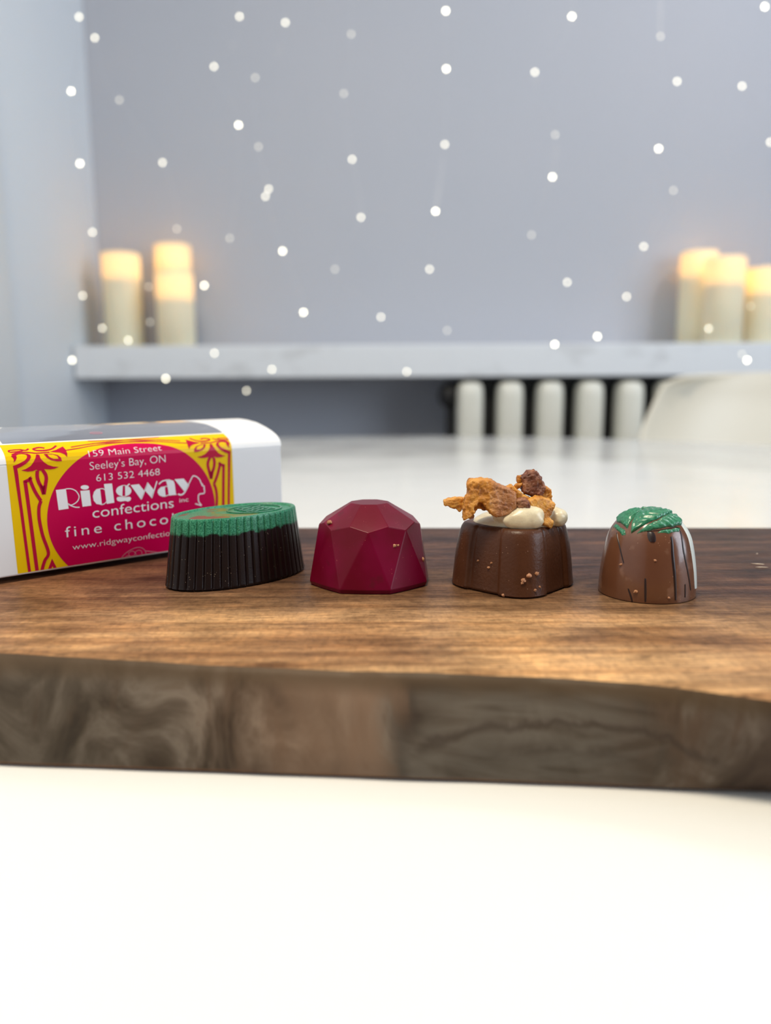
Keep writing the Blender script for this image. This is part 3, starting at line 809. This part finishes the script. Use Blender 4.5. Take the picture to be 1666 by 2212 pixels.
for j in range(len(prof) - 1):
    for i in range(SEG):
        i2 = (i + 1) % SEG
        Fc.append((j * SEG + i, j * SEG + i2, (j + 1) * SEG + i2, (j + 1) * SEG + i))
Fc.append(tuple(range(SEG))); Fc.append(tuple((len(prof) - 1) * SEG + i for i in range(SEG)))
mesh('chocolate_body', V, Fc, M_oval, ov, 50)
# raised oval emblem on the top
V, Fc = [], []
def relief(quads, z0, h, V, Fc):
    for q in quads:
        n = len(V)
        V += [(x, y, z0) for x, y in q] + [(x, y, z0 + h) for x, y in q]
        m = len(q)
        Fc.append(tuple(n + m + i for i in range(m)))
        for i in range(m): Fc.append((n + i, n + (i + 1) % m, n + m + (i + 1) % m, n + m + i))
em = []
ring = [(.0074 + .0098 * math.cos(2 * math.pi * i / 40), .0074 * math.sin(2 * math.pi * i / 40)) for i in range(41)]
em += ribbon2d(ring, .0006, k=1)
for k in range(5):
    yy = -.0042 + .0020 * k
    em += ribbon2d([(.0016 + .0014 * i, yy + .00065 * math.sin(i * 2.1 + k)) for i in range(9)], .0006, k=3)
relief(em, .02215, .00045, V, Fc)
mesh('embossed_emblem', V, Fc, M_green, ov, 30)

# ------------------------------------------------------------------ ruby gem chocolate
gem = empty('gem_chocolate', (-.0053, .2554, BOARD_Z))
tag(gem, 'ruby red faceted gem-shaped chocolate beside the oval green-topped one', 'chocolate')
PH = [math.radians(-90 - 23 + 45 * i) for i in range(8)]
pol = lambda r, a, z: (r * math.cos(a), r * math.sin(a), z)
V = [pol(.0064, a, .0262) for a in PH]                                   # T 0-7
V += [pol(.0159, a + math.radians(1), .0205) for a in PH]                 # A 8-15
V += [pol(.0167, a + math.radians(22.5), .0189) for a in PH]              # M 16-23
V += [pol(.0206, a - math.radians(3), .0014) for a in PH]                 # B 24-31
V += [pol(.0200, a - math.radians(3), .0) for a in PH]                    # base corner 32-39
V += [pol(.0188, a + math.radians(19.5), .0) for a in PH]                 # base mid 40-47
V += [pol(.0194, a + math.radians(19.5), .0014) for a in PH]              # 48-55
V += [pol(.0120, a + math.radians(22.5), .0225) for a in PH]              # crown crease 56-63
Fc = [tuple(range(8))]
for i in range(8):
    j = (i + 1) % 8
    Fc += [(i, 8 + i, 56 + i), (i, 56 + i, j), (j, 56 + i, 8 + j), (8 + i, 16 + i, 56 + i), (16 + i, 8 + j, 56 + i)]
    Fc += [(8 + j, 16 + i, 24 + j, 16 + j)]
    Fc += [(16 + i, 24 + i, 48 + i, 24 + j)]
    Fc += [(24 + i, 32 + i, 40 + i, 48 + i), (48 + i, 40 + i, 32 + j, 24 + j)]
Fc += [tuple([x for i in range(8) for x in (32 + i, 40 + i)])]
o = mesh('chocolate_body', V, Fc, M_ruby, gem)
m = o.modifiers.new('soft_edges', 'BEVEL'); m.width = .00032; m.segments = 3; m.limit_method = 'ANGLE'; m.angle_limit = math.radians(7)
for p in o.data.polygons: p.use_smooth = True
m.harden_normals = True

def crumbs(parent, pts, mat, seed):
    for k, (x, y, z, r) in enumerate(pts):
        V, Fc = [], []
        blob_geo((x, y, z), (r, r * .8, r * .9), seed + k, .5, V, Fc, 2)
        mesh('crumb', V, Fc, mat, parent, 50)

def local(px, py, Y, c):
    p = at(px, py, Y)
    return (p.x - c[0], p.y - c[1], p.z - BOARD_Z)
GC = (-.0053, .2554)
def gem_surf(px, py):
    # march the view ray to the gem's rounded envelope
    r = ray(px, py).normalized()
    tt = .2
    while tt < .3:
        p = CAM_P + r * tt
        z = p.z - BOARD_Z
        R = .0193 - .0038 * (z / .02) ** 1.5 if z < .021 else 0
        if math.hypot(p.x - GC[0], p.y - GC[1]) <= R: return (p.x - GC[0], p.y - GC[1], z)
        tt += .0001
    return (0, -.015, .01)
crumbs(gem, [gem_surf(852, 1179) + (.0007,), gem_surf(859, 1178) + (.0006,), gem_surf(911, 1209) + (.0010,), gem_surf(712, 1128) + (.0008,)], M_crumb, 3)

# ------------------------------------------------------------------ caramel / toffee topped chocolate
CC = (.0413, .2498)
ct = empty('toffee_topped_chocolate', (CC[0], CC[1], BOARD_Z))
tag(ct, 'square fluted milk chocolate topped with white cream and amber toffee pieces', 'chocolate')
RC, HC, ROT = .0196, .0206, math.radians(-90 + 2)
def sq(a):
    """rounded square with fluted sides; a corner points at ROT"""
    d = a - ROT
    n_ = 3.4
    c_, s_ = abs(math.cos(d + math.pi / 4)), abs(math.sin(d + math.pi / 4))
    r = (c_ ** n_ + s_ ** n_) ** (-1 / n_)
    r /= (2 * (.70711 ** n_)) ** (-1 / n_)
    k = (d / (math.pi / 2)) % 1.0
    k = abs(k - .5)                      # 0 on the flat, .5 at the corner
    f = max(0.0, min(1.0, (k - .19) / .05)); f = f * f * (3 - 2 * f)
    g_ = math.exp(-((k - .205) / .018) ** 2)
    return r * (1 - .050 * (1 - f) - .016 * g_)
cp = [(.965, 0), (1.01, .0007), (1.004, .0012), (.985, .0045), (.962, .009), (.93, .0135), (.89, .0172), (.855, .0192), (.82, .0202), (.77, .0206), (.5, .0206), (.2, .0206)]
V, Fc = [], []
SG = 240
for k, z in cp:
    for i in range(SG):
        a = 2 * math.pi * i / SG
        r = RC * k * sq(a)
        V.append((r * math.cos(a), r * math.sin(a), z))
for j in range(len(cp) - 1):
    for i in range(SG):
        i2 = (i + 1) % SG
        Fc.append((j * SG + i, j * SG + i2, (j + 1) * SG + i2, (j + 1) * SG + i))
Fc.append(tuple(range(SG))); Fc.append(tuple((len(cp) - 1) * SG + i for i in range(SG)))
mesh('chocolate_body', V, Fc, M_milk, ct, 60)
# cream
V, Fc = [], []
blob_geo((.0005, .0005, .0204), (.0133, .0131, .0036), 2, .06, V, Fc, 4)
blob_geo(local(1130, 1113, .2410, CC), (.0068, .0060, .0040), 5, .06, V, Fc, 4)
blob_geo(local(1131, 1126, .2368, CC), (.0064, .0020, .0030), 9, .06, V, Fc, 4)
blob_geo(local(1168, 1112, .2448, CC), (.0040, .0030, .0028), 12, .06, V, Fc, 4)
blob_geo(local(1188, 1111, .2475, CC), (.0036, .0036, .0030), 13, .06, V, Fc, 4)
blob_geo(local(1095, 1112, .2415, CC), (.0050, .0044, .0024), 14, .06, V, Fc, 4)
blob_geo(local(1200, 1117, .2470, CC), (.0040, .0050, .0032), 7, .08, V, Fc, 4)
o = mesh('cream_filling', V, Fc, M_cream, ct, 180)
m = o.modifiers.new('merge', 'REMESH'); m.mode = 'VOXEL'; m.voxel_size = .00035; m.use_smooth_shade = True
m = o.modifiers.new('relax', 'SMOOTH'); m.factor = .5; m.iterations = 26
tx = bpy.data.textures.new('toffee_lumps', 'CLOUDS'); tx.noise_scale = .0016; tx.noise_depth = 3
tx2 = bpy.data.textures.new('toffee_grain', 'CLOUDS'); tx2.noise_scale = .0006; tx2.noise_depth = 2
def chunk(outline, Y, thick, mat, tilt=0.0, slope=0.0, vox=.00028, amp=.0011):
    """irregular broken piece: outline traced at distance Y, real thickness, lumpy broken surface"""
    pts = [Vector(local(980 + x * .15606, 1010 + y * .15606, Y, CC)) for x, y in outline]
    cz = sum(p.z for p in pts) / len(pts); cxx = sum(p.x for p in pts) / len(pts)
    c2 = Vector((cxx, 0, cz))
    V, Fc = [], []
    m_ = len(pts)
    for lay, sh in ((0, .97), (.2, 1.05), (.75, 1.05), (1.0, .90)):
        for p in pts:
            x, z = cxx + (p.x - cxx) * sh, cz + (p.z - cz) * sh
            V.append((x, p.y + thick * lay + (z - cz) * tilt + (x - cxx) * slope, z))
    for L in range(3):
        for i in range(m_):
            i2 = (i + 1) % m_
            Fc.append((L * m_ + i, L * m_ + i2, (L + 1) * m_ + i2, (L + 1) * m_ + i))
    for base in (0, 3 * m_):
        for tri in tessellate_polygon([[Vector((p.x, p.z, 0)) for p in pts]]):
            Fc.append(tuple(base + i for i in tri))
    o = mesh('toffee_piece', V, Fc, mat, ct, 180)
    m = o.modifiers.new('mass', 'REMESH'); m.mode = 'VOXEL'; m.voxel_size = vox; m.use_smooth_shade = True
    m = o.modifiers.new('soften', 'SMOOTH'); m.factor = .5; m.iterations = 3
    m = o.modifiers.new('lumps', 'DISPLACE'); m.texture = tx; m.strength = amp; m.mid_level = .48; m.texture_coords = 'LOCAL'
    m = o.modifiers.new('grain', 'DISPLACE'); m.texture = tx2; m.strength = amp * .35; m.mid_level = .5; m.texture_coords = 'LOCAL'
    return o
chunk([(205, 230), (250, 185), (420, 180), (520, 190), (630, 255), (780, 315), (865, 375), (885, 500), (875, 560), (820, 615), (700, 675), (600, 685), (530, 650), (450, 560), (400, 480), (330, 490), (280, 560), (290, 640), (240, 680), (195, 695), (155, 720), (155, 560), (185, 420), (225, 370)], .2362, .0058, M_toffee_s, .12, .10)
chunk([(180, 420), (330, 400), (520, 440), (540, 600), (420, 590), (330, 560), (290, 640), (180, 690), (160, 560)], .2405, .0040, M_toffee, .1, .1)
chunk([(885, 450), (1000, 440), (1065, 520), (1065, 590), (980, 628), (915, 600), (885, 540)], .2372, .0042, M_toffee_b, amp=.0016)
chunk([(700, 285), (820, 258), (900, 320), (980, 385), (1070, 420), (1090, 540), (950, 500), (870, 420), (760, 360)], .2430, .0050, M_toffee)
chunk([(845, 255), (875, 225), (955, 220), (930, 270), (890, 305), (850, 295)], .2452, .0022, M_toffee, amp=.0008)
chunk([(892, 118), (955, 118), (985, 200), (930, 230), (888, 215), (880, 175)], .2462, .0026, M_toffee, amp=.0007)
chunk([(950, 150), (1040, 90), (1080, 65), (1150, 55), (1195, 120), (1270, 265), (1225, 380), (1120, 415), (1000, 360), (970, 315), (980, 225)], .2440, .0062, M_toffee_b, .1, -.15, amp=.0015)
chunk([(1215, 290), (1300, 282), (1360, 315), (1370, 470), (1320, 520), (1240, 460), (1200, 400)], .2450, .0045, M_toffee, amp=.0013)
chunk([(1045, 460), (1160, 412), (1260, 430), (1335, 452), (1430, 525), (1365, 650), (1335, 690), (1388, 770), (1350, 850), (1300, 812), (1205, 760), (1190, 640), (1150, 570), (1060, 530)], .2392, .0036, M_toffee, .18, .28, amp=.0008)
chunk([(-125, 470), (-60, 440), (30, 420), (165, 430), (190, 520), (120, 560), (110, 605), (70, 618), (30, 570), (-110, 530)], .2440, .0032, M_toffee, amp=.0011)
chunk([(195, 655), (285, 650), (290, 700), (230, 715), (190, 700)], .2392, .0022, M_crumb, amp=.0006)
def car_surf(px, py):
    r = ray(px, py).normalized(); tt = .2
    while tt < .3:
        p = CAM_P + r * tt
        x, y, z = p.x - CC[0], p.y - CC[1], p.z - BOARD_Z
        if 0 <= z < .02:
            k = 1 - .14 * (z / .02) ** 1.8
            if math.hypot(x, y) <= RC * k * sq(math.atan2(y, x)): return (x, y, z)
        tt += .0001
    return (0, -.018, .005)
crumbs(ct, [car_surf(1143, 1244) + (.0008,), car_surf(1160, 1239) + (.0007,), car_surf(1131, 1254) + (.0007,), car_surf(1129, 1259) + (.0005,), car_surf(1156, 1275) + (.0005,), car_surf(1166, 1268) + (.0004,), car_surf(1033, 1211) + (.0004,), car_surf(1088, 1286) + (.0006,), car_surf(1062, 1216) + (.0004,), car_surf(1056, 1226) + (.0005,)], M_crumb, 21)

# ------------------------------------------------------------------ dome chocolate with leaves
DC = (.0812, .2382)
RB, HB = .0145, .0260
PZ = [0, .05, .2, .37, .557, .70, .80, .88, .94, .98, 1.0]
PRr = [1, 1, .985, .955, .90, .835, .745, .63, .48, .30, 0]
def interp(x, X, Y):
    for i in range(len(X) - 1):
        if x <= X[i + 1]:
            f = (x - X[i]) / (X[i + 1] - X[i]); f = max(0, f)
            return Y[i] + (Y[i + 1] - Y[i]) * f
    return Y[-1]
dpts = [(PRr[i] * RB, PZ[i] * HB, 0) for i in range(len(PZ))]
dsm = catmull(dpts, 6)
dsm[0] = Vector((RB * .99, 0, 0))
def dome_r(z):
    for a, b in zip(dsm[:-1], dsm[1:]):
        if z <= b.y: return a.x + (b.x - a.x) * (z - a.y) / max(b.y - a.y, 1e-9)
    return 0.0
def dome_z(r):
    for a, b in zip(dsm[::-1][:-1], dsm[::-1][1:]):
        if r <= b.x: return a.y + (b.y - a.y) * (r - a.x) / max(b.x - a.x, 1e-9)
    return 0.0
dm = empty('leaf_chocolate', (DC[0], DC[1], BOARD_Z))
tag(dm, 'small domed milk chocolate with green leaves on top and dark streaks, rightmost on the board', 'chocolate')
pr = [(RB * .955, 0), (RB * .995, .0007)] + [(max(p.x, .0002), p.y) for p in dsm[2:]]
lathe('chocolate_body', pr, 96, M_milk2, dm, 60)
def seg_d(p, a, b):
    ax, ay = a; bx, by = b
    dx, dy = bx - ax, by - ay
    t_ = max(0, min(1, ((p[0] - ax) * dx + (p[1] - ay) * dy) / (dx * dx + dy * dy + 1e-12)))
    return math.hypot(p[0] - ax - dx * t_, p[1] - ay - dy * t_)
def leaf(outline, base, tip, thick, ribs):
    bm = flat_bm([outline])
    for k in range(-46, 47):
        for ax in ((1, 0, 0), (0, 1, 0)):
            bmesh.ops.bisect_plane(bm, geom=bm.verts[:] + bm.edges[:] + bm.faces[:], dist=1e-6, plane_co=tuple(c * k * .3 for c in ax), plane_no=ax)
    bm.verts.index_update()
    V = []
    ux, uy = tip[0] - base[0], tip[1] - base[1]
    L = math.hypot(ux, uy); ux /= L; uy /= L
    for v in bm.verts:
        x, y = v.co.x, v.co.y
        d = min(seg_d((x, y), outline[i - 1], outline[i]) for i in range(len(outline)))
        e_ = min(d / .55, 1.0); e_ = math.sqrt(max(0.0, 1 - (1 - e_) ** 2))
        l = (x - base[0]) * ux + (y - base[1]) * uy
        w = abs(-(x - base[0]) * uy + (y - base[1]) * ux)
        rip = .20 * math.sin((l - w * .8) * ribs * .85) + (-.22 * math.exp(-(w / .25) ** 2))
        h = (thick + rip * e_) * e_ + .02
        r = math.hypot(x, y) * MM
        r = min(r, RB * .93)
        z = dome_z(r)
        # normal of the dome
        dz = (dome_z(min(r + .0004, RB * .95)) - dome_z(max(r - .0004, 0))) / .0008
        nn = Vector((-dz * x / max(math.hypot(x, y), 1e-6), -dz * y / max(math.hypot(x, y), 1e-6), 1)).normalized()
        V.append(Vector((x * MM, y * MM, z)) + nn * h * MM)
    Fc = [tuple(v.index for v in f.verts) for f in bm.faces]
    bm.free()
    return mesh('leaf', V, Fc, M_green, dm, 180)
leaf([(-9.9, .2), (-9.2, 3.0), (-7.2, 4.6), (-4.6, 4.4), (-2.6, 2.2), (-2.4, -.8), (-5.0, -3.2), (-6.7, -4.5), (-7.9, -5.4), (-8.6, -6.2), (-9.2, -4.0)], (-8.4, -6.0), (-5.5, 4.5), .62, 4.2)
leaf([(-8.0, -7.9), (-7.1, -5.6), (-5.0, -3.0), (-2.3, -.6), (1.0, 1.4), (4.4, 1.6), (6.6, -.6), (5.0, -2.9), (2.4, -5.6), (-.4, -7.5), (-4.1, -8.3), (-6.5, -8.3)], (-8.0, -8.0), (5.6, .2), .75, 3.6)
leaf([(-6.7, -9.0), (-4.1, -8.8), (-.4, -8.0), (2.8, -5.6), (6.0, -2.0), (7.6, -2.2), (8.2, -4.2), (7.2, -6.6), (3.9, -9.0), (0, -10.0), (-3.4, -10.0)], (-6.9, -9.1), (7.8, -3.4), .70, 3.8)
leaf([(-10.3, 0), (-10.0, -3.6), (-9.2, -5.9), (-9.3, -6.9), (-10.1, -6.0), (-10.8, -2.9), (-11.0, .3)], (-9.3, -6.8), (-10.6, .2), .35, 5)
leaf([(-1.3, -10.8), (-.1, -10.4), (3.1, -9.8), (6.6, -7.9), (5.6, -9.3), (2.1, -10.8)], (-1.3, -10.8), (6.6, -7.9), .35, 5)
leaf([(-1.5, 3.2), (1.2, 2.4), (5.2, 2.8), (7.2, 5.2), (4.6, 7.4), (.8, 7.6), (-1.6, 5.6)], (-1.5, 3.4), (7.0, 5.4), .6, 4)
def streak(name, pts, w, mat, h=.00018):
    P = catmull([(a, z, 0) for a, z in pts], 6)
    V, Fc = [], []
    n = len(P)
    for i, p in enumerate(P):
        a, z = math.radians(p.x), p.y * MM
        r = dome_r(z)
        f = .45 + .55 * math.sin(math.pi * min(1, (i + .4) / n)) ** .5
        da = w * .5 * f / max(r, .003)
        # bevelled strip hugging the dome
        for q, hh in ((-1, 0), (-.5, 1), (.5, 1), (1, 0)):
            V.append(((r + hh * h - .00002) * math.cos(a + q * da), (r + hh * h - .00002) * math.sin(a + q * da), z))
    for i in range(n - 1):
        for k in range(3):
            Fc.append((i * 4 + k, i * 4 + k + 1, (i + 1) * 4 + k + 1, (i + 1) * 4 + k))
    Fc.append((0, 1, 2, 3)); Fc.append(tuple((n - 1) * 4 + k for k in range(4)))
    return mesh(name, V, Fc, mat, dm, 60)
streak('dark_streak', [(-161.6, 19.5), (-149.4, 16.2), (-138.3, 11.3)], .0005, M_drizzle)
streak('dark_streak', [(-110.4, 7.6), (-109.6, 4.0), (-109.0, .7)], .0007, M_drizzle)
streak('dark_streak', [(-129.5, 4.0), (-126, 2), (-123.9, .3)], .0006, M_drizzle)
streak('dark_streak', [(-75.7, 19.7), (-76.9, 14.7), (-75.3, 9.0), (-73.5, 1.2)], .0011, M_drizzle)
streak('dark_streak', [(-54.5, 21.1), (-58.5, 15.2), (-48.3, 3.3)], .0008, M_drizzle)
streak('dark_streak', [(-59.4, 5.6), (-59.4, 3.6), (-59.3, 1.6)], .0006, M_drizzle)
streak('dark_streak', [(-106.5, 21.0), (-104.9, 19.7), (-103.5, 18.3)], .0024, M_drizzle, .0003)
streak('dark_streak', [(-112, 21.2), (-80, 21.8), (-62, 22.2), (-52, 21.6)], .0006, M_drizzle, .0003)
o = streak('white_stripe', [(-33.0, 23.6), (-31.6, 21.5), (-31.4, 16.0), (-30.5, 9.1), (-29.4, 3.0)], .0040, M_whitechoc, .0003)
o['label'] = 'white painted stripe'
def dsurf(a, z): r = dome_r(z * MM); return (r * math.cos(math.radians(a)), r * math.sin(math.radians(a)), z * MM)
crumbs(dm, [dsurf(-99.9, 13.0) + (.0004,), dsurf(-141.7, 10.7) + (.00045,), dsurf(-120.1, 3.4) + (.0006,), dsurf(-82.5, 2.0) + (.0004,)], M_crumb, 41)

# ------------------------------------------------------------------ loose crumbs on the board
V, Fc = [], []
def loose(px, py, rad, rot, seed, label):
    V, Fc = [], []
    p = on_z(px, py, BOARD_Z)
    blob_geo((0, 0, rad[2] * .8), rad, seed, .35, V, Fc, 2, rot=Matrix.Rotation(rot, 3, 'Z'))
    o = mesh('chocolate_shaving', V, Fc, M_crumbw, None, 60)
    o.location = p
    tag(o, label, 'crumb', 'pale shavings at the right end of the board')
loose(1637, 1219, (.0024, .0002, .00016), -.30, 1, 'thin pale shaving, upper of two, at the right end of the board')
loose(1645, 1226, (.0022, .0002, .00016), -.12, 2, 'thin pale shaving, lower of two, at the right end of the board')
loose(1636, 1197, (.0003, .0003, .0002), 0, 3, 'tiny pale crumb behind the two thin shavings at the right end of the board')
